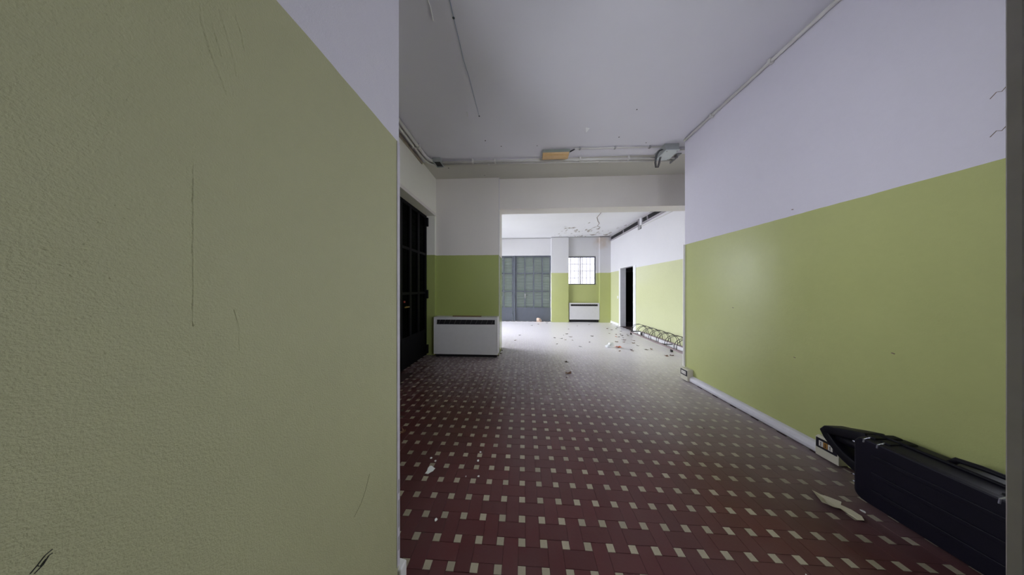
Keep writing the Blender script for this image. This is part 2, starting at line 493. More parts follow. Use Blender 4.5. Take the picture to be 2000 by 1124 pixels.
def seen_size(x, y):
    q = project(x, y, 0)
    if q is None or not (778 < q[0] < 1965 and q[1] < 1150):
        return 0
    return 1.0 / (x * x + y * y + CAM_H ** 2) ** 1.5
red, cream = [], []
for i in range(-34, 34):
    for j in range(-12, 68):
        cx, cy = LX + i * P3, LY + j * P3
        if inside(cx, cy):
            cream.append((seen_size(cx, cy), cx, cy, 'c'))
        mx, my = cx + P3 / 2, cy + P3 / 2       # the 2x2 cell up and to the right of this square
        if inside(mx, my):
            red.append((seen_size(mx, my), mx, my, 'v' if (i + j) % 2 == 0 else 'h'))
def lay(items, name, fieldname):
    items.sort(key=lambda t: -t[0])
    for s, x, y, k in items[:300]:
        o = bpy.data.objects.new(name, kinds[k][0])
        o.location = (x, y, random.uniform(-0.0004, 0.0004))
        o.rotation_euler = (random.uniform(-.0025, .0025), random.uniform(-.0025, .0025), random.uniform(-.004, .004))
        o.parent = floor
        col.objects.link(o)
    m = MB()
    for s, x, y, k in items[300:]:
        dz = random.uniform(-0.0005, 0.0005); a = random.uniform(-.006, .006)
        m.add([(x + v[0] - a * v[1], y + v[1] + a * v[0], v[2] + dz) for v in kinds[k][1]], kinds[k][2])
    me = bpy.data.meshes.new(fieldname); me.from_pydata(m.v, [], m.f); me.materials.append(kinds[items[0][3]][0].materials[0])
    f = link(fieldname, me, floor); f['kind'] = 'stuff'
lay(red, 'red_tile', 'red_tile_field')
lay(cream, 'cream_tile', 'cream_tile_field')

# ------------------------------------------------------------------ trims
def corner_bead(name, x0, x1, y0, y1, z0, z1, mat, label):
    return struct(MB().box(x0, x1, y0, y1, z0, z1).build(name, mat, bevel=0.001, seg=1), label)
corner_bead('trim_1', XR - 0.026, XR + 0.01, 3.264, 3.276, 0.18, DADO_Z, M['bead_pale'], 'metal corner bead at the end of the right wall')
corner_bead('trim_2', STUB_X - 0.035, STUB_X + 0.003, STUB_Y - 0.016, STUB_Y + 0.004, 0.10, DADO_Z, M['edge_metal'], 'pale corner bead on the near green wall')
corner_bead('trim_3', 0.451, 0.462, 0.216, 0.224, 0.0, CEIL, M['edge_metal'], 'pale edge of the beige door jamb')
corner_bead('trim_4', -0.482, -0.472, 4.196, 4.203, 0.0, CEIL, M['edge_metal'], 'pale arris of the pillar')
# broken plaster at the foot of the near green wall
m = MB().prism([(-0.66, 0.90), (-0.535, 0.905), (-0.53, 0.945), (-0.56, 0.95), (-0.66, 0.94)], 'z', 0.0, 0.085)
struct(m.build('trim_5', M['flake'], bevel=0.006), 'chipped plaster block at the foot of the near wall')

# skirting trunking on the right wall: rounded white profile
prof = [(XR, 0.008), (XR - 0.038, 0.008), (XR - 0.05, 0.022), (XR - 0.052, 0.042), (XR - 0.044, 0.064), (XR - 0.028, 0.078), (XR - 0.010, 0.084), (XR, 0.085)]
base = MB().prism(prof, 'y', 1.80, 3.12).build('baseboard_right', M['trunk'])
struct(base, 'white rounded skirting duct along the green wall')
struct(MB().prism([(XR, 0.0), (XR - 0.03, 0.0), (XR - 0.03, 0.009), (XR, 0.009)], 'y', 0.3, 3.12).build('baseboard_shade_strip', M['grout']), 'dark strip standing for shade under the skirting duct')  # solid dark strip in place of the shade below the duct
struct(MB().box(XFR - 0.015, XFR, 7.74, YF, 0, 0.08).build('baseboard_far_right', M['trim_white']))
struct(MB().box(XFR - 0.015, XFR, 3.3, 6.55, 0, 0.08).build('baseboard_rack', M['trim_white']))

# white architrave of the side doorway
d1 = empty('door_3', (XFR, RD0, 0)); struct(d1, 'open doorway with white surround into the dark side room')
def dpart(name, box, mat, parent, **kw):
    """a box part given in world coordinates under an empty parent"""
    L = parent.location if parent.parent is None else parent.location + parent.parent.location
    x0, x1, y0, y1, z0, z1 = box
    return MB().box(x0 - L.x, x1 - L.x, y0 - L.y, y1 - L.y, z0 - L.z, z1 - L.z).build(name, mat, parent, **kw)
dpart('jamb_post', (XFR - 0.012, XFR + 0.18, RD0 - 0.15, RD0, 0, RDZ), M['trim_white'], d1, bevel=0.003)
dpart('jamb_post', (XFR - 0.012, XFR + 0.18, RD1, RD1 + 0.10, 0, RDZ), M['trim_white'], d1, bevel=0.003)
# glazed screen standing in the dark room
SX = 4.35
scr = empty('glazed_screen', (SX, 6.3, 0))
tag(scr, 'dark glazed partition inside the side room beyond the doorway', 'partition')
for y in (6.75, 7.40, 7.78, 8.16, 8.54):
    dpart('mullion', (SX - 0.03, SX + 0.03, y - 0.03, y + 0.03, 0.0, 2.75), M['door_dark'], scr)
for z in (0.78, 1.45, 2.02, 2.72):
    dpart('rail', (SX - 0.025, SX + 0.025, 6.32, 8.68, z - 0.03, z + 0.03), M['door_dark'], scr)
dpart('lower_panel', (SX - 0.015, SX + 0.015, 6.32, 8.68, 0.02, 0.75), M['door_dark'], scr)
for y0, y1 in ((6.78, 7.37), (7.43, 7.75), (7.81, 8.13), (8.19, 8.51)):
    for z0, z1 in ((0.81, 1.42), (1.48, 1.99), (2.05, 2.69)):
        dpart('pane', (SX - 0.004, SX + 0.004, y0, y1, z0, z1), M['blue_pane'], scr)

# ------------------------------------------------------------------ glazed shuttered doors
def bars(root, axis, plane, cols, rows, mats, thick=0.05, lo=None, bw=0.022):
    """a glazed door: stiles, rails, glazing bars, one pane per light, solid lower panel"""
    fm, gm = mats
    a0, a1 = cols[0], cols[-1]
    def bx(u0, u1, z0, z1, t0, t1):
        return (u0, u1, plane + t0, plane + t1, z0, z1) if axis == 'x' else (plane + t0, plane + t1, u0, u1, z0, z1)
    def mk(name, b, mat):
        return dpart(name, b, mat, root)
    t = thick / 2
    sw = 0.045
    mk('stile', bx(a0, a0 + sw, 0.01, rows[-1], -t, t), fm); mk('stile', bx(a1 - sw, a1, 0.01, rows[-1], -t, t), fm)
    mk('top_rail', bx(a0 + sw, a1 - sw, rows[-1] - 0.05, rows[-1], -t, t), fm)
    for r in rows[1:-1]:
        mk('glazing_rail', bx(a0 + sw, a1 - sw, r - 0.02, r + 0.02, -t * 0.8, t * 0.8), fm)
    mk('bottom_rail', bx(a0 + sw, a1 - sw, rows[0] - 0.035, rows[0] + 0.03, -t, t), fm)
    mk('lower_panel', bx(a0 + sw, a1 - sw, 0.01, rows[0] - 0.035, -t * 0.5, t * 0.5), fm)
    for c in cols[1:-1]:
        mk('glazing_bar', bx(c - bw, c + bw, rows[0] + 0.03, rows[-1] - 0.05, -t * 0.9, t * 0.9), fm)
    for c0, c1 in zip(cols[:-1], cols[1:]):
        for r0, r1 in zip(rows[:-1], rows[1:]):
            mk('pane', bx(c0 + 0.01, c1 - 0.01, r0 + 0.01, r1 - 0.01, -0.003, 0.003), gm)

# far door: two leaves either side of a double post
PY = 8.62
door_far = empty('door_2', (0.35, PY, 0)); struct(door_far, 'blue-grey glazed double door with closed shutter in the far wall')
ROWS = (0.53, 1.21, 1.93, DRZ - 0.005)
bars(door_far, 'x', PY, (-0.304, 0.066, 0.417, 0.759, FD1 - 0.005), ROWS, (M['door_frame'], M['glass']))
bars(door_far, 'x', PY, (-1.87, -1.51, -1.15, -0.787, -0.413), ROWS, (M['door_frame'], M['glass']))
dpart('post', (-0.40, -0.315, PY - 0.05, PY + 0.03, 0, DRZ), M['door_frame'], door_far, bevel=0.006)
dpart('side_post', (FD0, -1.885, PY - 0.05, PY + 0.05, 0, DRZ), M['door_frame'], door_far)
hd = dpart('lock_plate', (0.05, 0.10, PY - 0.036, PY - 0.025, 0.94, 1.12), M['steel'], door_far)
MB().tube([(0.075 - 0.35, -0.03, 1.06), (0.075 - 0.35, -0.08, 1.06), (0.20 - 0.35, -0.085, 1.06)], 0.012, 8).build('handle', M['steel'], door_far, smooth=True)
for z in (0.35, 1.20, 1.93, 2.5):
    MB().tube([(-0.43 - 0.35, -0.04, z - 0.06), (-0.43 - 0.35, -0.04, z + 0.06)], 0.016, 8).build('hinge', M['door_frame'], door_far, smooth=True)
sh = empty('roller_shutter', (0, 8.72, 0)); tag(sh, 'grey-green slatted shutter closed behind the far glazed door', 'shutter')
sl = MB().prism([(-0.010, 0.0), (-0.020, 0.02), (-0.022, 0.055), (-0.012, 0.100), (0.000, 0.116), (0.008, 0.116), (0.004, 0.0)], 'x', FD0 + 0.02, FD1 - 0.01).mesh('shutter_slat', M['slat'])
for i in range(24):
    o = link('shutter_slat', sl, sh); o.location = (0, 0, 0.01 + i * 0.113)

# left door, deep reveal, shutter behind glass darkened for shade
PX = -1.935
door_left = empty('door_1', (PX, 3.2, 0)); struct(door_left, 'tall dark glazed door in the shadowed left wall')
bars(door_left, 'y', PX, (LD0 + 0.01, 2.70, 2.98, 3.25, 3.53, 3.81, LD1 - 0.005), (0.49, 1.237, 1.99, LDZ - 0.005), (M['door_dark'], M['glass_dark']), bw=0.03)
for z in (0.13, 1.21, 2.63):
    dpart('hinge', (PX + 0.02, PX + 0.065, LD1 - 0.055, LD1 - 0.004, z - 0.085, z + 0.085), M['door_dark'], door_left, bevel=0.008)
MB().tube([(0.03, 0.18, 1.02), (0.075, 0.18, 1.02), (0.075, 0.06, 1.02)], 0.011, 8).build('handle', M['brass'], door_left, smooth=True)
dpart('red_lock', (PX + 0.025, PX + 0.04, 3.305, 3.33, 1.09, 1.12), plain('red_lock_tag', (150, 50, 46), 0.5), door_left)
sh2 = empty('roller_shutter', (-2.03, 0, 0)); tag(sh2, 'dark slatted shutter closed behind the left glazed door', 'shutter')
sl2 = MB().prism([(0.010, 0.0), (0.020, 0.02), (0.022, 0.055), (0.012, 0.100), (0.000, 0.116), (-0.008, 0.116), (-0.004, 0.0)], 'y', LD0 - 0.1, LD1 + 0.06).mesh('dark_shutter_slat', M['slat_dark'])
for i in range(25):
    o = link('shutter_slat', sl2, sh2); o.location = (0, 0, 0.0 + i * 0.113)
wall('wall_light_block', [(-2.12, -2.06, LD0 - 0.2, LD1 + 0.2, -0.2, 3.0), (-2.06, -1.972, LD0 - 0.2, LD0 - 0.12, -0.2, 3.0), (-2.06, -1.972, LD1 + 0.08, LD1 + 0.2, -0.2, 3.0), (-2.06, -1.972, LD0 - 0.12, LD1 + 0.08, 2.86, 3.0)], M['dark_room'])  # unseen box added to stop sky light leaking round the shutter
# painted lining board above the door
struct(MB().box(XL, XL + 0.012, LD0, LD1 + 0.03, LDZ, LDZ + 0.055).build('trim_6', M['wall_cream'], bevel=0.003), 'cream lintel board over the left door')

# ------------------------------------------------------------------ windows
WPY = 8.70
win = empty('window_1', ((FW[0] + FW[1]) / 2, WPY, FW[2])); struct(win, 'small bright barred window in the far wall')
x0, x1, z0, z1 = FW
for b in ((x0, x1, z0, z0 + 0.035), (x0, x1, z1 - 0.035, z1)):
    dpart('frame_rail', (b[0], b[1], WPY - 0.03, WPY + 0.03, b[2], b[3]), M['door_frame'], win)
for b in ((x0, x0 + 0.03), (x1 - 0.035, x1)):
    dpart('frame_stile', (b[0], b[1], WPY - 0.03, WPY + 0.03, z0 + 0.035, z1 - 0.035), M['door_frame'], win)
xm = 2.29
dpart('mullion', (xm - 0.02, xm + 0.02, WPY - 0.025, WPY + 0.025, z0 + 0.035, z1 - 0.035), M['trim_white'], win)
for a, b in ((x0 + 0.03, xm - 0.02), (xm + 0.02, x1 - 0.035)):
    dpart('pane', (a, b, WPY - 0.003, WPY + 0.003, z0 + 0.035, z1 - 0.035), M['glass_tint'], win)
gr = empty('window_grille', ((x0 + x1) / 2, FBK + 0.04, z0)); tag(gr, 'thin pale security grille outside the small far window', 'grille')
for i in range(1, 7):
    x = x0 + (x1 - x0) * i / 7
    dpart('upright_bar', (x - 0.007, x + 0.007, FBK + 0.03, FBK + 0.045, z0 - 0.02, z1 + 0.02), M['grille'], gr)
for i in range(0, 5):
    z = z0 + (z1 - z0) * i / 4
    dpart('cross_bar', (x0 - 0.02, x1 + 0.02, FBK + 0.045, FBK + 0.055, z - 0.007, z + 0.007), M['grille'], gr)
def side_window(name, axis, plane, u0, u1, za, zb, n, label):
    w = empty(name, (plane, (u0 + u1) / 2, za) if axis == 'y' else ((u0 + u1) / 2, plane, za)); struct(w, label)
    def bx(a, b, c, d, t):
        return (a, b, plane - t, plane + t, c, d) if axis == 'x' else (plane - t, plane + t, a, b, c, d)
    for c, d in ((za, za + 0.04), (zb - 0.04, zb)):
        dpart('frame_rail', bx(u0, u1, c, d, 0.03), M['door_frame'], w)
    for i in range(n + 1):
        c = u0 + (u1 - u0) * i / n
        dpart('mullion', bx(max(u0, c - 0.02), min(u1, c + 0.02), za + 0.04, zb - 0.04, 0.025), M['door_frame'], w)
    for i in range(n):
        a, b = u0 + (u1 - u0) * i / n, u0 + (u1 - u0) * (i + 1) / n
        dpart('pane', bx(a + 0.02, b - 0.02, za + 0.04, zb - 0.04, 0.003), M['glass'], w)
side_window('window_2', 'y', -3.62, SL[0], SL[1], SL[2], SL[3], 4, 'wide shop window on the hidden left of the far room')
side_window('added_window_3', 'y', -1.90, LW0, LW1, LWB, LWT, 2, 'tall unseen window added for daylight behind the near green wall')
side_window('added_window_4', 'x', 0.06, NW[0], NW[1], NW[2], NW[3], 3, 'tall unseen window added for daylight in the wall beside the camera')
side_window('added_window_5', 'y', XR + 0.15, HW[0], HW[1], HW[2], HW[3], 1, 'unseen window added for daylight in the right wall behind the jamb')

# ------------------------------------------------------------------ convectors
def convector(name, x0, x1, yf, yb, z0, z1, label, gh, nf, feet, group=None):
    c = empty(name, ((x0 + x1) / 2, (yf + yb) / 2, 0)); tag(c, label, 'convector', group)
    h = (z1 - z0)
    g0, g1 = z1 - 0.05 - gh, z1 - 0.05
    # casing: front panel, sides, top, strip above the grille
    dpart('front_panel', (x0 + 0.02, x1 - 0.02, yf, yf + 0.02, z0, g0), M['unit_white'], c, bevel=0.004)
    dpart('top_panel', (x0, x1, yf, yb, z1 - 0.02, z1), M['unit_white'], c, bevel=0.004)
    dpart('front_strip', (x0 + 0.02, x1 - 0.02, yf, yf + 0.02, g1, z1 - 0.02), M['unit_white'], c)
    dpart('side_panel', (x0, x0 + 0.02, yf - 0.004, yb, z0, z1 - 0.02), M['unit_white'], c, bevel=0.003)
    dpart('side_panel', (x1 - 0.02, x1, yf - 0.004, yb, z0, z1 - 0.02), M['unit_white'], c, bevel=0.003)
    for a, b in ((x0 + 0.02, x0 + 0.055), (x1 - 0.055, x1 - 0.02)):
        dpart('grille_cheek', (a, b, yf, yf + 0.02, g0, g1), M['unit_white'], c)
    gq = dpart('grille', (x0 + 0.055, x1 - 0.055, yf + 0.03, yf + 0.04, g0, g1), M['unit_dark'], c)
    for i in range(nf):
        x = x0 + 0.055 + (x1 - x0 - 0.11) * (i + 0.5) / nf
        L = c.location
        MB().prism([(x - 0.003 - L.x - 0.02, g0), (x + 0.003 - L.x - 0.02, g0), (x + 0.003 - L.x + 0.02, g1), (x - 0.003 - L.x + 0.02, g1)], 'y', yf + 0.006 - L.y, yf + 0.03 - L.y).build('grille_fin', M['fin'], gq)
    dpart('back_plate', (x0 + 0.02, x1 - 0.02, yb - 0.01, yb, z0, z1 - 0.02), M['unit_white'], c)
    for a in (x0 + 0.03, x1 - 0.09):
        dpart('foot', (a, a + 0.06, yf + 0.05, yb, 0.0, z0), M[feet], c)
    dpart('plinth', (x0 + 0.02, x1 - 0.02, yf + 0.07, yf + 0.08, 0.0, z0), M['unit_dark'], c)
    return c
convector('convector_heater', -1.716, -0.482, 4.0, 4.195, 0.064, 0.775, 'wide white convector heater standing against the pillar', 0.092, 11, 'unit_dark')
convector('convector_heater', 1.80, 2.955, 8.44, 8.535, 0.105, 0.757, 'white convector heater in the niche under the small far window', 0.075, 14, 'unit_dark')
tag(MB().box(-1.37, -0.81, 4.06, 4.11, 0.776, 0.790).build('wood_strip', M['wood'], bevel=0.002), 'thin brown wood strip lying on the wide convector', 'wood strip')

# ------------------------------------------------------------------ bicycle rack
rk = empty('bicycle_rack', (3.2, 5.0, 0)); tag(rk, 'black hooped steel bicycle rack along the far right wall', 'bicycle rack')
def tb(name, pts, r, mat, parent=rk, n=8):
    L = rk.location
    return MB().tube([(p[0] - L.x, p[1] - L.y, p[2] - L.z) for p in pts], r, n).build(name, mat, parent, smooth=True)
RY0, RY1 = 3.40, 6.30
dpart('front_rail', (3.06, 3.10, RY0, RY1, 0.055, 0.090), M['rack_rail'], rk, bevel=0.004)
dpart('rear_rail', (3.315, 3.345, RY0, RY1 - 0.12, 0.085, 0.110), M['rack_rail'], rk, bevel=0.004)
dpart('end_bar', (3.08, 3.34, RY1 - 0.06, RY1 - 0.03, 0.088, 0.110), M['black_metal'], rk, bevel=0.004)
for y in (6.27, 4.60, 3.70):
    dpart('foot', (3.065, 3.095, y - 0.02, y + 0.02, 0.0, 0.056), M['black_metal'], rk)
    dpart('foot', (3.32, 3.34, y - 0.08, y - 0.04, 0.0, 0.086), M['black_metal'], rk)
dpart('cross_strap', (3.08, 3.34, 4.95, 4.98, 0.06, 0.075), M['black_metal'], rk)
for i in range(9):
    for dy in (0.0, -0.07):
        y = 6.275 - 0.291 * i + dy
        pts = []
        for k in range(17):
            a = math.pi * k / 16
            tt = (1 - math.cos(a)) / 2
            pts.append((3.08 + 0.25 * tt, y - 0.33 * tt, 0.085 + 0.025 * tt + 0.235 * math.sin(a) ** 0.8))
        tb('hoop', pts, 0.0058, M['black_metal'])

# ------------------------------------------------------------------ skirting socket towers
def socket(loc, ln, ht, dp, label, nmod, ochre):
    s = empty('socket_box', loc); tag(s, label, 'socket', 'floor sockets on the skirting duct')
    # loc: wall side near corner; the face looks towards -x
    MB().prism([(-dp, 0.012), (0, 0.012), (0, ht), (-dp + 0.018, ht), (-dp, ht - 0.012)], 'y', 0, ln).build('body', M['socket_body'], s, bevel=0.003)
    pz0, pz1 = ht * 0.46, ht * 0.92
    pl = MB().box(-dp - 0.005, -dp, 0.006, ln - 0.006, pz0, pz1).build('frame_plate', M['socket_plate'], s, bevel=0.003)
    w = (ln - 0.05) / nmod
    for i in range(nmod):
        y = 0.025 + i * w
        md = MB().box(-dp - 0.008, -dp - 0.002, y + 0.001, y + w - 0.001, pz0 + 0.018, pz1 - 0.016).build('module', M['ochre'] if i == ochre else M['socket_white'], s, bevel=0.001)
        for k in range(3):
            zc = pz0 + 0.028 + k * (pz1 - pz0 - 0.056) / 2
            MB().tube([(-dp - 0.0095, y + w / 2, zc), (-dp - 0.006, y + w / 2, zc)], 0.0035, 8).build('pin_hole', M['socket_hole'], md)
    return s
socket((XR, 3.115, 0), 0.135, 0.172, 0.078, 'small cream socket box at the far end of the skirting duct', 2, -1)
socket((XR, 1.690, 0), 0.125, 0.165, 0.066, 'cream socket box with ochre module beside the black case', 3, 1)

# ------------------------------------------------------------------ black equipment case
cs_ = empty('equipment_case', (2.20, 1.0, 0)); tag(cs_, 'long black plastic equipment case standing against the green wall', 'case')
CY0, CY1 = 0.42, 1.475
def case_shell(name, xa, xb, taper):
    """half of the case: rounded rectangle in y,z that narrows towards its outer face"""
    L = cs_.location
    def ring(x, inset, rr):
        pts = []
        y0, y1, zz0, zz1 = CY0 + inset, CY1 - inset, 0.006 + inset * 0.6, 0.405 - inset
        for cy, cz, a0 in ((y1 - rr, zz1 - rr, 0), (y0 + rr, zz1 - rr, 90), (y0 + rr, zz0 + rr, 180), (y1 - rr, zz0 + rr, 270)):
            for k in range(5):
                a = math.radians(a0 + k * 22.5)
                pts.append((x - L.x, cy + rr * math.cos(a) - L.y, cz + rr * math.sin(a) - L.z))
        return pts
    rings = [ring(xa, 0.0, 0.045), ring(xa + (xb - xa) * 0.80, taper * 0.35, 0.045), ring(xb - (xb - xa) * 0.03, taper * 0.6, 0.042), ring(xb, taper, 0.035)]
    n = 20
    vs = [p for r in rings for p in r]
    fs = [(i * n + k, i * n + (k + 1) % n, (i + 1) * n + (k + 1) % n, (i + 1) * n + k) for i in range(3) for k in range(n)]
    fs += [tuple(range(n)), tuple(range(3 * n, 4 * n))]
    return MB().add(vs, fs).build(name, M['case'], cs_, bevel=0.0)
front = case_shell('front_shell', 2.205, 2.095, 0.018)
case_shell('back_shell', 2.215, 2.330, 0.018)
def cpart(name, pts, r, mat, n=8, parent=cs_):
    L = cs_.location
    return MB().tube([(p[0] - L.x, p[1] - L.y, p[2] - L.z) for p in pts], r, n).build(name, mat, parent, smooth=True)
# seam flange round the middle
seam = []
for cy, cz, a0 in ((CY1 - 0.045, 0.36, 0), (CY0 + 0.045, 0.36, 90), (CY0 + 0.045, 0.051, 180), (CY1 - 0.045, 0.051, 270)):
    for k in range(5):
        a = math.radians(a0 + k * 22.5); seam.append((2.21, cy + 0.05 * math.cos(a), cz + 0.05 * math.sin(a)))
seam.append(seam[0])
cpart('seam_flange', seam, 0.009, M['case_trim'])
# raised ribs along the front face and lid edge
for z in (0.10, 0.205, 0.31):
    dpart('rib', (2.088, 2.098, CY0 + 0.08, CY1 - 0.08, z - 0.012, z + 0.012), M['case'], cs_, bevel=0.003)
for y in (1.425, 1.375, 1.05, 0.75, 0.50):
    lt = dpart('latch', (2.135, 2.29, y - 0.018, y + 0.018, 0.392, 0.410), M['case_trim'], cs_, bevel=0.005)
    L = cs_.location
    MB().tube([(2.093 - L.x, y - L.y, 0.372), (2.096 - L.x, y - L.y, 0.392), (2.150 - L.x, y - L.y, 0.407)], 0.0036, 6).build('latch_pin', M['glint'], lt)
# carrying handle on the top edge
cpart('carry_handle', [(2.24, 1.24, 0.40), (2.24, 1.22, 0.432), (2.24, 1.16, 0.440), (2.24, 1.08, 0.440), (2.24, 1.02, 0.432), (2.24, 1.00, 0.40)], 0.013, M['case_trim'])
# end handle: a flat loop standing out over the socket box
def ribbon(pts, w, t, name, mat):
    L = cs_.location
    pts = [Vector(p) for p in pts]
    vs, fs = [], []
    for i, p in enumerate(pts):
        d = (pts[min(i + 1, len(pts) - 1)] - pts[max(i - 1, 0)]).normalized()
        nrm = Vector((0, -d.z, d.y)).normalized()
        for sx, sn_ in ((-1, -1), (1, -1), (1, 1), (-1, 1)):
            q = p + Vector((sx * w[i] / 2, 0, 0)) + nrm * sn_ * t[i] / 2 - L
            vs.append(tuple(q))
    for i in range(len(pts) - 1):
        for k in range(4):
            fs.append((i * 4 + k, i * 4 + (k + 1) % 4, i * 4 + 4 + (k + 1) % 4, i * 4 + 4 + k))
    fs += [(3, 2, 1, 0), tuple(len(vs) - 4 + k for k in range(4))]
    return MB().add(vs, fs).build(name, mat, cs_, bevel=0.006, smooth=True)
ribbon([(2.21, 1.45, 0.380), (2.21, 1.53, 0.352), (2.21, 1.59, 0.330), (2.21, 1.630, 0.318), (2.21, 1.648, 0.296), (2.21, 1.632, 0.266), (2.205, 1.60, 0.232), (2.19, 1.55, 0.200), (2.18, 1.47, 0.165)],
       [0.12] * 4 + [0.11] * 5, [0.055, 0.055, 0.05, 0.05, 0.046, 0.044, 0.044, 0.05, 0.06], 'end_handle', M['case_trim'])
cpart('handle_strut', [(2.20, 1.45, 0.30), (2.20, 1.53, 0.285), (2.205, 1.60, 0.285)], 0.034, M['case_trim'])
for z in (0.34, 0.13, 0.085):
    cpart('corner_rivet', [(2.118, CY1 - 0.004, z), (2.118, CY1 + 0.008, z)], 0.006, M['glint'])

# ------------------------------------------------------------------ ceiling conduits, boxes, lamp
def conduit(name, lines, r, label, mat='conduit', clips=(), group=None, n=10):
    """one run of pipe(s); clips are parts"""
    o = MB().tube(lines, r, n).build(name, M[mat], smooth=True)
    tag(o, label, 'conduit', group)
    for c in clips:
        x, y, z, ax = c
        if ax == 'x':
            q = MB().box(x - 0.012, x + 0.012, y - r - 0.008, y + r + 0.008, z - r - 0.004, CEIL)
        elif ax == 'w':
            q = MB().box(x - r - 0.004, XR, y - 0.012, y + 0.012, z - r - 0.004, z + r + 0.004)
        else:
            q = MB().box(x - r - 0.008, x + r + 0.008, y - 0.012, y + 0.012, z - r - 0.004, CEIL)
        q.build('pipe_clip', M['conduit'] if ax != 'x' or r > 0.012 else M['clip'], o)
    return o
ZC = CEIL - 0.033
conduit('electrical_conduit', [(-1.60, 0.80, ZC), (-1.60, 3.30, ZC), (-1.595, 3.42, ZC), (-1.57, 3.50, ZC), (-1.545, 3.53, ZC), (-1.521, 3.54, ZC)], 0.023,
        'pale conduit along the left ceiling edge, inner of two', clips=[(-1.60, 1.5, ZC, 'y'), (-1.60, 2.4, ZC, 'y'), (-1.60, 3.16, ZC, 'y')])
conduit('electrical_conduit', [(-1.665, 0.80, ZC), (-1.665, 3.38, ZC), (-1.655, 3.50, ZC), (-1.625, 3.585, ZC), (-1.57, 3.62, ZC), (-1.521, 3.63, ZC)], 0.021,
        'pale conduit along the left ceiling edge, outer beside the wall', clips=[(-1.665, 1.5, ZC, 'y'), (-1.665, 2.4, ZC, 'y'), (-1.665, 3.16, ZC, 'y')])
tag(MB().box(XL, XL + 0.022, 0.80, 3.58, CEIL - 0.060, CEIL - 0.012).build('wood_batten', M['strip_brown'], bevel=0.003), 'brown batten under the left ceiling conduits', 'batten')
conduit('electrical_conduit', [(-1.389, 3.585, ZC - 0.004), (2.499, 3.655, ZC - 0.004)], 0.018, 'long pale conduit crossing the ceiling, front of two',
        clips=[(-0.86, 3.594, ZC, 'x'), (-0.48, 3.60, ZC, 'x'), (0.95, 3.626, ZC, 'x'), (1.75, 3.64, ZC, 'x')])
conduit('electrical_conduit', [(-1.389, 3.640, ZC), (2.499, 3.735, ZC)], 0.016, 'long pale conduit crossing the ceiling, rear of two',
        clips=[(-0.6, 3.659, ZC, 'x'), (1.30, 3.704, ZC, 'x')])
conduit('electrical_conduit', [(0.80, 3.37, CEIL - 0.014), (2.135, 3.398, CEIL - 0.014)], 0.011, 'thin conduit from the yellowed lamp to the corner junction box',
        clips=[(0.88, 3.372, CEIL - 0.014, 'x'), (1.42, 3.383, CEIL - 0.014, 'x'), (1.95, 3.394, CEIL - 0.014, 'x')])
conduit('electrical_conduit', [(XR - 0.020, 0.25, CEIL - 0.03), (XR - 0.020, 3.25, CEIL - 0.03)], 0.017, 'grey conduit in the corner of ceiling and right wall',
        clips=[(XR - 0.020, 1.2, CEIL - 0.03, 'w'), (XR - 0.020, 2.16, CEIL - 0.03, 'w'), (XR - 0.020, 2.80, CEIL - 0.03, 'w')])
conduit('electrical_conduit', [(2.36, 3.46, CEIL - 0.028), (3.30, 3.46, CEIL - 0.028)], 0.016, 'short conduit leaving the corner junction box behind the wall end')

# left junction box: open from below
jb = empty('junction_box', (-1.455, 3.59, CEIL)); tag(jb, 'open grey junction box at the corner of the left conduits', 'junction box')
for b in ((-1.52, -1.39, 3.50, 3.512, 3.452, CEIL), (-1.52, -1.39, 3.668, 3.68, 3.452, CEIL), (-1.52, -1.508, 3.512, 3.668, 3.452, CEIL), (-1.402, -1.39, 3.512, 3.668, 3.452, CEIL)):
    dpart('side', b, M['box_grey'], jb, bevel=0.002)
dpart('inner_back', (-1.508, -1.402, 3.512, 3.668, 3.470, 3.476), M['unit_dark'], jb)
# right junction box with lid and hanging cable loop
jr = empty('junction_box', (2.25, 3.46, CEIL)); tag(jr, 'grey junction box with pale lid and hanging cable loop in the right corner', 'junction box')
L = jr.location
bxm = MB().prism([(2.14 - L.x, 0.0), (2.355 - L.x, 0.0), (2.355 - L.x, -0.095), (2.16 - L.x, -0.095)], 'y', 3.345 - L.y, 3.60 - L.y)
bxm.build('body', M['box_grey'], jr, bevel=0.005)
MB().box(2.155 - L.x, 2.36 - L.x, 3.34 - L.y, 3.605 - L.y, -0.108, -0.096).build('lid', M['box_lid'], jr, bevel=0.004)
for x, y in ((2.185, 3.365), (2.335, 3.365), (2.185, 3.58), (2.335, 3.58)):
    MB().tube([(x - L.x, y - L.y, -0.112), (x - L.x, y - L.y, -0.104)], 0.008, 8).build('lid_screw', M['clip'], jr)
for off, rr in ((0.0, 0.0062), (0.016, 0.005)):
    pts = [(2.135 + off, 3.40, 3.465), (2.09 + off, 3.41, 3.45), (2.065 + off, 3.43, 3.40), (2.065 + off, 3.46, 3.30), (2.085 + off, 3.48, 3.235), (2.115 + off, 3.48, 3.235), (2.14 + off, 3.49, 3.30), (2.16 + off, 3.50, 3.38), (2.175 + off, 3.51, 3.415)]
    MB().tube([(p[0] - L.x, p[1] - L.y, p[2] - L.z) for p in pts], rr, 8).build('cable_loop', M['cable'], jr, smooth=True)
ang = empty('mounting_bracket', (2.52, 3.69, CEIL)); tag(ang, 'dark grey bracket closing the conduit ends by the wall corner', 'bracket')
dpart('plate', (2.50, 2.515, 3.60, 3.78, CEIL - 0.07, CEIL), M['clip'], ang, bevel=0.003)
dpart('flange', (2.515, 2.57, 3.60, 3.78, CEIL - 0.008, CEIL), M['clip'], ang)

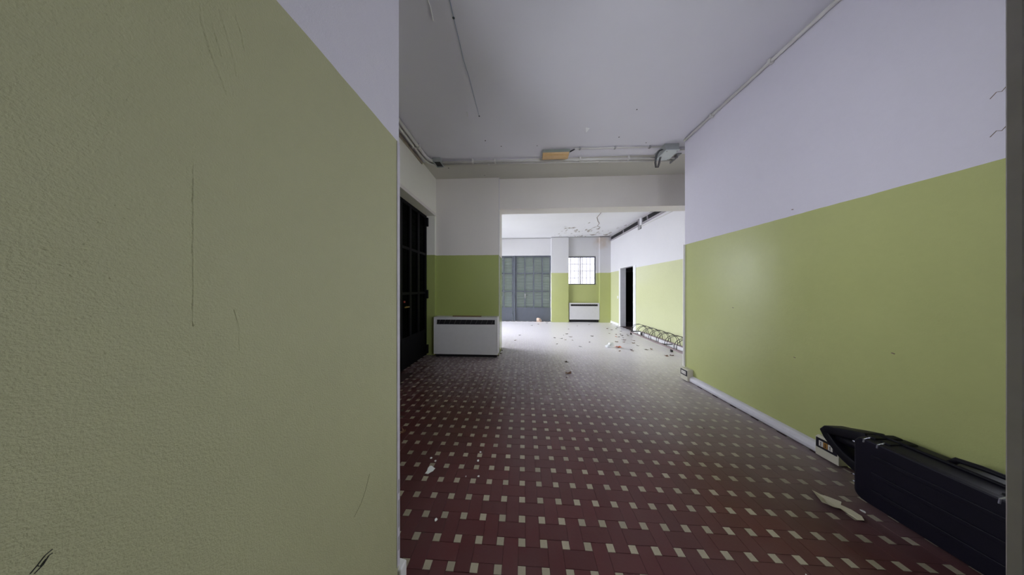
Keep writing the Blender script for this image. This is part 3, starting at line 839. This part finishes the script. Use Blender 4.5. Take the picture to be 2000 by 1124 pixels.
# yellowed batten lamp
lp = empty('ceiling_lamp', (0.52, 3.47, CEIL)); tag(lp, 'small ceiling lamp with a yellowed curved cover', 'lamp')
L = lp.location
MB().box(-0.21, 0.215, -0.075, 0.07, -0.045, 0.0).build('base', M['lamp_grey'], lp, bevel=0.004)
cov = [(-0.078, -0.046), (-0.074, -0.066), (-0.05, -0.086), (-0.01, -0.096), (0.03, -0.094), (0.062, -0.078), (0.072, -0.055), (0.072, -0.046)]
MB().prism(cov, 'x', -0.21, 0.20).build('cover', M['lamp_yellow'], lp, bevel=0.003)
MB().tube([(0.20, -0.03, -0.03), (0.25, -0.06, -0.02), (0.30, -0.10, -0.014)], 0.010, 8).build('lead', M['cable'], lp, smooth=True)

# thin blue cable and marks on the ceiling
tag(MB().tube([(-0.553, 0.9, CEIL - 0.004), (-0.56, 1.60, CEIL - 0.004), (-0.572, 2.02, CEIL - 0.005), (-0.562, 2.18, CEIL - 0.004), (-0.561, 2.70, CEIL - 0.004)], 0.0017, 6).build('blue_wire', M['blue_wire'], smooth=True),
    'thin blue wire running along the ceiling', 'wire')
for x, y, r in ((-0.565, 1.703, .010), (-0.561, 2.69, .010), (-0.563, 3.141, .010), (-0.34, 3.279, .009), (0.213, 3.296, .008), (1.393, 2.692, .008), (1.388, 3.17, .009), (1.85, 3.314, .008), (-1.36, 3.82, .012), (-0.75, 4.10, .008)):
    MB().tube([(x, y, CEIL - 0.0008), (x, y, CEIL + 0.002)], r, 8).build('screw_hole', M['scuff'], ceiling)
fl = MB().add([(0.85, 2.955, CEIL - 0.001), (0.905, 2.955, CEIL - 0.008), (0.868, 3.005, CEIL - 0.030), (0.855, 2.96, CEIL - 0.003), (0.905, 2.960, CEIL - 0.011), (0.871, 3.008, CEIL - 0.035)],
              [(0, 1, 2), (3, 5, 4), (0, 3, 4, 1), (1, 4, 5, 2), (2, 5, 3, 0)])
tag(fl.build('hanging_flake', M['flake']), 'loose paint flake hanging from the ceiling above the lamp', 'paint flake')
for lab, pts in zip(('curl of peeling paint on the ceiling at the top left', 'small paint curl on the ceiling beside the blue wire', 'small paint curl on the ceiling by the left conduits'), ([(-0.728, 1.55, CEIL - 0.002), (-0.722, 1.62, CEIL - 0.006), (-0.735, 1.70, CEIL - 0.012)], [(-0.70, 2.62, CEIL - 0.002), (-0.695, 2.67, CEIL - 0.01)], [(-1.59, 2.84, CEIL - 0.002), (-1.56, 2.88, CEIL - 0.01)])):
    tag(MB().tube(pts, 0.005, 5).build('paint_curl', M['flake']), lab, 'paint flake')
# far ceiling crack and end-wall cable
crk = [(2.04, 5.6), (2.083, 5.90), (2.10, 6.2), (2.25, 6.55), (2.36, 6.75), (2.40, 7.05), (2.534, 7.18), (2.56, 7.45)]
m = MB()
MB().tube([(x, y, CEIL_FAR - 0.0005) for x, y in crk], 0.008, 5).build('crack', M['scuff_brown'], ceiling_far)
conduit('electrical_conduit', [(-3.3, YREC - 0.012, CEIL_FAR - 0.03), (1.09, YREC - 0.012, CEIL_FAR - 0.03), (1.10, YF - 0.015, CEIL_FAR - 0.03), (3.34, YF - 0.015, CEIL_FAR - 0.03)], 0.013, 'dark cable run at the top of the far end wall', mat='clip')

# high-level vents on the far right wall
def vent(y0, y1, z0, z1, label, div):
    v = empty('transom_vent', (XFR, y0, z0)); tag(v, label, 'vent', 'dark transom vents under the far ceiling')
    f = 0.042
    dpart('dark_opening', (XFR - 0.006, XFR - 0.002, y0 + f, y1 - f, z0 + f, z1 - f), M['unit_dark'], v)
    dpart('frame_rail', (XFR - 0.03, XFR, y0, y1, z0, z0 + f), M['vent_frame'], v); dpart('frame_rail', (XFR - 0.03, XFR, y0, y1, z1 - f, z1), M['vent_frame'], v)
    for y in [y0 + f / 2, y1 - f / 2] + list(div):
        dpart('frame_stile', (XFR - 0.03, XFR, y - f / 3, y + f / 3, z0 + f, z1 - f), M['vent_frame'], v)
vent(6.39, 8.40, 3.145, 3.345, 'long dark vent strip high on the far right wall, next to the end wall', (7.35,))
vent(4.60, 6.23, 3.145, 3.345, 'dark vent strip high on the far right wall, nearer the beam', (5.95,))
tag(MB().box(XFR - 0.035, XFR, 6.28, 6.42, 3.035, 3.135).build('cable_box', M['clip'], bevel=0.004), 'small grey box between the two vents', 'box')
conduit('electrical_conduit', [(XFR - 0.012, 6.30, 3.10), (XFR - 0.012, 4.60, 3.06)], 0.010, 'thin pale conduit below the nearer vent')
sw = MB().box(XFR - 0.012, XFR, 7.77, 7.84, 0.96, 1.05).build('light_switch', M['trim_white'], bevel=0.003); tag(sw, 'white light switch beside the side doorway', 'switch')
MB().box(XFR - 0.016, XFR - 0.012, 7.79, 7.82, 0.985, 1.025).build('rocker', M['unit_white'], sw)

# ------------------------------------------------------------------ marks on the walls
def stroke(points, r, mat, parent, name):
    return MB().tube(points, r, 5).build(name, M[mat], parent)
sx = STUB_X
rid = []
rr = []
for i in range(40):
    z = 1.257 + (1.56 - 1.257) * i / 39
    rid.append((sx - 0.0014, 0.3270 + random.uniform(-0.0005, 0.0005), z)); rr.append(random.uniform(0.0019, 0.0025) * (0.85 if z > 1.50 else 1))
MB().tube(rid, rr, 7).build('plaster_ridge', M['wall_stub'], wall_stub, smooth=True)
rid2 = [(sx - 0.0004, 0.3845 + random.uniform(-.0004, .0004) + 0.006 * max(0, (z - 1.255) / 0.03) * 0, z) for z in [1.20 + i * 0.005 for i in range(10)]] + [(sx, 0.381, 1.262), (sx, 0.377, 1.28)]
MB().tube(rid2, 0.0009, 6).build('plaster_ridge', M['wall_stub'], wall_stub, smooth=True)
for i in range(16):      # blisters under the paint
    y = random.choice([random.uniform(0.21, 0.245), random.uniform(0.225, 0.27), random.uniform(0.20, 0.40)])
    z = random.choice([random.uniform(1.33, 1.37), random.uniform(1.40, 1.44), random.uniform(1.0, 1.8)])
    a = random.uniform(0, 6.28); l = random.uniform(0.0025, 0.006)
    MB().tube([(sx - 0.0009, y - l * math.cos(a), z - l * math.sin(a)), (sx - 0.0008, y, z), (sx - 0.0009, y + l * math.cos(a), z + l * math.sin(a))], [0.0004, 0.0016, 0.0004], 8).build('paint_blister', M['wall_stub'], wall_stub, smooth=True)
for pts in ([(0.333, 1.82), (0.337, 1.775), (0.348, 1.735), (0.362, 1.700), (0.368, 1.672)], [(0.352, 1.84), (0.366, 1.80), (0.378, 1.755), (0.381, 1.715)], [(0.372, 1.86), (0.388, 1.82), (0.394, 1.775)], [(0.345, 1.80), (0.356, 1.765), (0.362, 1.735)]):
    MB().tube([(sx - 0.0046, y, z) for y, z in pts], [0.0044] + [0.0054] * (len(pts) - 2) + [0.0044], 16).build('trowel_mark', M['wall_stub'], wall_stub, smooth=True)
for p in ([(0.209, 1.001), (0.2125, 1.006), (0.2165, 1.0125)], [(0.211, 0.9985), (0.2155, 1.003), (0.2185, 1.010)], [(0.2125, 1.006), (0.2140, 1.003), (0.2170, 1.008)], [(0.2165, 1.0125), (0.2205, 1.0150)], [(0.2185, 1.010), (0.2205, 1.0105)]):
    stroke([(sx + 0.0001, y, z) for y, z in p], 0.0006, 'scuff', wall_stub, 'scuff_mark')
stroke([(sx + 0.0001, y, z) for y, z in ((0.735, 0.655), (0.715, 0.615), (0.695, 0.590), (0.665, 0.575))], 0.0005, 'scuff', wall_stub, 'scratch')
for z in (2.288, 2.093):
    stroke([(XR, 1.215, z), (XR, 1.20, z + 0.022), (XR, 1.188, z + 0.014), (XR, 1.178, z + 0.03)], 0.0016, 'scuff_brown', wall_right, 'scratch')
for y, z in ((2.013, 2.018), (1.999, 0.713), (2.55, 1.1), (1.5, 0.9)):
    stroke([(XR, y - 0.006, z), (XR, y + 0.006, z + 0.003)], 0.004, 'scuff_brown', wall_right, 'dent')
def onjamb(py):      # height on the jamb face near its edge for an image row
    return CAM_H - (py - HORIZON) / F_PX * 0.225
for py0, y, l in ((705, 0.216, 0.006), (778, 0.206, 0.004), (785, 0.203, 0.005), (792, 0.207, 0.003), (400, 0.212, 0.004), (795, 0.217, 0.002), (770, 0.202, 0.004)):
    z = onjamb(py0)
    stroke([(0.455, y - l / 2, z - 0.002), (0.455, y, z), (0.455, y + l / 2, z + 0.002)], 0.0012, 'scuff', jamb, 'scuff_mark')
for z in (0.30, 0.36, 0.20, 0.45):
    MB().box(STUB_X + 0.0025, STUB_X + 0.0036, STUB_Y - 0.010, STUB_Y - 0.002, z - 0.03, z + 0.03).build('scuff_mark', M['clip'], wall_stub)

# ------------------------------------------------------------------ litter on the floor
def leaf_mesh(name, mat, seed, size):
    rnd = random.Random(seed)
    n = 9
    vs = [(0, 0, 0.006 * rnd.uniform(.5, 1.5))]
    for k in range(n):
        a = 2 * math.pi * k / n
        r = (0.5 if k % 2 else 0.30) * rnd.uniform(0.7, 1.2)
        vs.append((r * math.cos(a) * 1.25, r * math.sin(a) * 0.8, rnd.uniform(0.02, 0.22) if k % 2 else rnd.uniform(0.0, 0.08)))
    fs = [(0, k + 1, (k + 1) % n + 1) for k in range(n)]
    top = len(vs)
    vs2 = [(x * size, y * size, z * size + 0.0012) for x, y, z in vs] + [(x * size, y * size, max(0.0, z * size - 0.0008) + 0.0002) for x, y, z in vs]
    fs2 = fs + [tuple(i + top for i in reversed(f)) for f in fs] + [(k + 1, top + k + 1, top + (k + 1) % n + 1, (k + 1) % n + 1) for k in range(n)]
    me = bpy.data.meshes.new(name); me.from_pydata(vs2, [], fs2); me.materials.append(mat)
    return me
leafs = [leaf_mesh('leaf_scrap', M['leaf_dark'], s, 0.075) for s in range(4)] + [leaf_mesh('leaf_scrap', M['leaf'], s + 10, 0.085) for s in range(3)]
G = 'dry leaf scraps blown over the far floor'
far_pts = [(1.26, 6.24), (1.14, 6.08), (0.83, 5.73), (1.0, 5.66), (1.29, 5.86), (1.08, 5.52), (1.25, 5.5), (0.8, 5.11), (1.62, 5.31), (1.89, 5.98), (1.29, 4.9), (2.51, 6.37), (2.81, 6.94), (2.66, 6.25), (2.79, 6.29), (2.59, 5.93), (2.75, 6.1), (2.66, 5.83), (2.57, 5.57), (2.3, 5.38), (2.47, 5.37), (3.0, 6.72), (2.91, 6.09), (2.98, 6.27), (2.63, 5.05), (2.3, 4.62), (2.03, 4.6), (2.75, 7.13), (3.03, 7.11), (1.47, 7.0), (2.31, 4.7), (2.64, 4.72), (2.77, 4.77), (2.92, 4.35), (2.8, 4.31), (3.2, 7.45), (0.3, 7.6), (0.55, 7.9), (-0.1, 6.0), (-0.2, 5.4), (1.9, 7.6), (2.4, 7.9), (0.9, 8.2), (3.26, 8.1)]
for i, (x, y) in enumerate(far_pts):
    o = bpy.data.objects.new('leaf_scrap', leafs[i % len(leafs)]); col.objects.link(o)
    o.location = (x, y, 0.0006); o.rotation_euler.z = random.uniform(0, 6.28)
    s = random.uniform(0.7, 1.25); o.scale = (s, s * random.uniform(.6, 1), s)
    where = ('in front of the bicycle rack' if x > 2.55 and y < 5.3 else 'before the side doorway' if x > 2.4 and y < 6.6 else 'near the far right corner' if x > 1.8 and y > 6.6 else
             'below the small window' if x > 0.95 and y > 5.4 else 'at the foot of the far glazed door' if y > 7.0 else 'beside the pillar' if x < 0.2 else 'in the middle of the pale floor')
    tag(o, 'small dry leaf scrap lying ' + where, 'leaf', G + ', ' + where)
def single(name, me, loc, rz, sc, label, cat='leaf', group=None):
    o = bpy.data.objects.new(name, me); col.objects.link(o); o.location = loc; o.rotation_euler.z = rz; o.scale = (sc, sc, sc)
    return tag(o, label, cat, group)
single('dry_leaf', leaf_mesh('orange_leaf', M['leaf_orange'], 31, 0.19), (2.132, 4.894, 0.001), 0.4, 1.0, 'bright orange curled leaf next to the plastic bag').scale = (0.8, 0.8, 1.7)
single('dry_leaf', leaf_mesh('red_leaf', M['leaf_orange'], 33, 0.08), (2.53, 5.96, 0.001), 1.4, 1.0, 'small reddish leaf among the scraps before the doorway')
single('dry_leaf', leaf_mesh('brown_leaf', M['leaf'], 34, 0.10), (2.78, 5.53, 0.001), 2.0, 1.0, 'brown leaf in front of the bicycle rack, farther of two')
single('dry_leaf', leaf_mesh('brown_leaf', M['leaf'], 35, 0.09), (2.66, 5.28, 0.001), 0.3, 1.0, 'brown leaf in front of the bicycle rack, nearer of two')
single('dry_leaf', leaf_mesh('big_leaf', M['leaf'], 36, 0.105), (0.70, 3.35, 0.001), 0.2, 1.0, 'curled tan brown leaf on the tiles in mid room')
single('dry_leaf', leaf_mesh('dark_leaf', M['leaf_dark'], 37, 0.075), (0.77, 3.86, 0.001), 2.6, 1.0, 'dark leaf under the beam, behind the tan one')
single('dry_leaf', leaf_mesh('bit_leaf', M['leaf_dark'], 38, 0.035), (0.64, 3.19, 0.001), 1.0, 1.0, 'tiny dark leaf bit just before the tan leaf')
for i, (x, y) in enumerate([(-1.24, 2.12), (-1.60, 2.95), (-1.3, 2.23), (-1.48, 2.59), (-1.1, 1.9)]):
    single('leaf_scrap', leafs[i], (x, y, 0.001), i * 1.3, 0.9, ('dark leaf scrap second nearest along the near wall end', 'dark leaf scrap right under the left glazed door', 'dark leaf scrap in the middle of the row by the near wall end',
           'dark leaf scrap just before the left glazed door', 'dark leaf scrap nearest of the row by the near wall end')[i], 'leaf')
for i, (x, y) in enumerate([(-0.538, 1.122), (0.62, 1.95), (0.97, 1.55), (1.25, 2.3), (0.42, 2.6), (1.7, 2.1), (0.1, 2.9)]):
    single('dirt_crumb', leafs[i % 4], (x, y, 0.001), i * 2.1, 0.22, ('dark dirt crumb close to the near wall corner', 'dark dirt crumb in the centre of the near floor', 'dark dirt crumb beside a cream inset right of centre', 'dark dirt crumb halfway to the skirting duct', 'dark dirt crumb in front of the tan leaf', 'dark dirt crumb closest to the skirting duct', 'dark dirt crumb farthest on the left of the tan leaf')[i], 'dirt')

# plastic bag, crumpled
def blob(name, mat, sx_, sy_, sz_, seed, amp, smooth=False):
    bm = bmesh.new(); bmesh.ops.create_icosphere(bm, subdivisions=3, radius=1.0)
    rnd = random.Random(seed)
    dirs = [Vector((rnd.uniform(-1, 1), rnd.uniform(-1, 1), rnd.uniform(-1, 1))).normalized() for _ in range(26)]
    for v in bm.verts:
        d = v.co.normalized(); f = 1.0
        for k, q in enumerate(dirs):
            f += amp * max(0, d.dot(q) - 0.75) * (1 if k % 2 else -1.6)
        v.co = Vector((d.x * f * sx_, d.y * f * sy_, max(0.0, (d.z * f * 0.5 + 0.45) * sz_)))
    me = bpy.data.meshes.new(name); bm.to_mesh(me); bm.free(); me.materials.append(mat)
    return me
single('plastic_bag', blob('plastic_bag', M['bag'], 0.075, 0.07, 0.11, 5, 0.9), (1.93, 4.88, 0.001), 0.3, 1.0, 'crumpled translucent white plastic bag on the pale floor', 'plastic bag')
single('crumpled_paper', blob('crumpled_paper', M['tan'], 0.10, 0.05, 0.16, 9, 1.3), (0.62, 8.46, 0.001), 0.0, 1.0, 'crumpled tan paper at the foot of the far glazed door', 'paper')

# torn paper scrap by the case: a curled strip
outline = [(1.885, 1.495), (1.812, 1.402), (1.804, 1.386), (1.816, 1.369), (1.841, 1.363), (1.883, 1.367), (1.903, 1.334), (1.886, 1.303), (1.917, 1.302), (1.945, 1.330), (1.950, 1.372), (1.930, 1.400), (1.961, 1.420), (1.925, 1.452), (1.90, 1.465)]
def lift(x, y):
    return 0.002 + 0.018 * max(0.0, 1 - abs(x - 1.815) / 0.05) + 0.006 * (1 + math.sin(22 * (x + y)))
cx = sum(p[0] for p in outline) / len(outline); cy = sum(p[1] for p in outline) / len(outline)
n = len(outline)
tops = [(x, y, lift(x, y)) for x, y in outline] + [((x + cx) / 2, (y + cy) / 2, lift((x + cx) / 2, (y + cy) / 2) * 0.6) for x, y in outline] + [(cx, cy, 0.004)]
fs = [(i, (i + 1) % n, n + (i + 1) % n, n + i) for i in range(n)] + [(n + i, n + (i + 1) % n, 2 * n) for i in range(n)]
k0 = len(tops)
vs_ = tops + [(x, y, max(0.0003, z - 0.0012)) for x, y, z in tops]
fs_ = fs + [tuple(i + k0 for i in reversed(f)) for f in fs] + [(i, k0 + i, k0 + (i + 1) % n, (i + 1) % n) for i in range(n)]
tag(MB().add(vs_, fs_).build('paper_scrap', M['paper']), 'torn curling cream paper scrap on the tiles beside the black case', 'paper')

# white paint flakes
sp = [(-0.691, 1.548), (-0.68, 1.549), (-0.659, 1.536), (-0.644, 1.528), (-0.648, 1.519), (-0.65, 1.506), (-0.666, 1.492), (-0.675, 1.479), (-0.699, 1.482), (-0.694, 1.504), (-0.699, 1.53)]
tag(MB().prism(sp, 'z', 0.0006, 0.0024).build('paint_flake', M['chip']), 'largest white paint flake on the dark tiles at left', 'paint flake')
for i, (x, y, s) in enumerate([(-0.715, 1.621, .010), (-0.67, 1.594, .011), (-0.344, 1.7, .009), (-0.346, 1.614, .013), (-0.312, 1.48, .010), (-0.402, 1.474, .005), (-0.497, 1.19, .010), (2.007, 1.367, .014), (1.30, 1.05, .004), (1.02, 1.02, .004)]):
    rnd = random.Random(i)
    poly = [(x + s * rnd.uniform(.5, 1) * math.cos(a), y + s * rnd.uniform(.6, 1.2) * math.sin(a)) for a in [k * 6.283 / 6 for k in range(6)]]
    tag(MB().prism(poly, 'z', 0.0006, 0.003).build('paint_chip', M['chip']), ('tiny paint chip farthest behind the largest flake', 'tiny paint chip just behind the largest flake', 'farthest paint chip of the row right of the largest flake', 'roundest paint chip right of the largest flake', 'nearest paint chip of the row right of the largest flake', 'tiniest paint chip right of the largest flake', 'lone white paint chip nearest the near wall end', 'pale chip between the paper scrap and the black case', 'tiny pale speck at the bottom right of centre', 'tiny pale speck at the bottom centre')[i], 'paint chip')
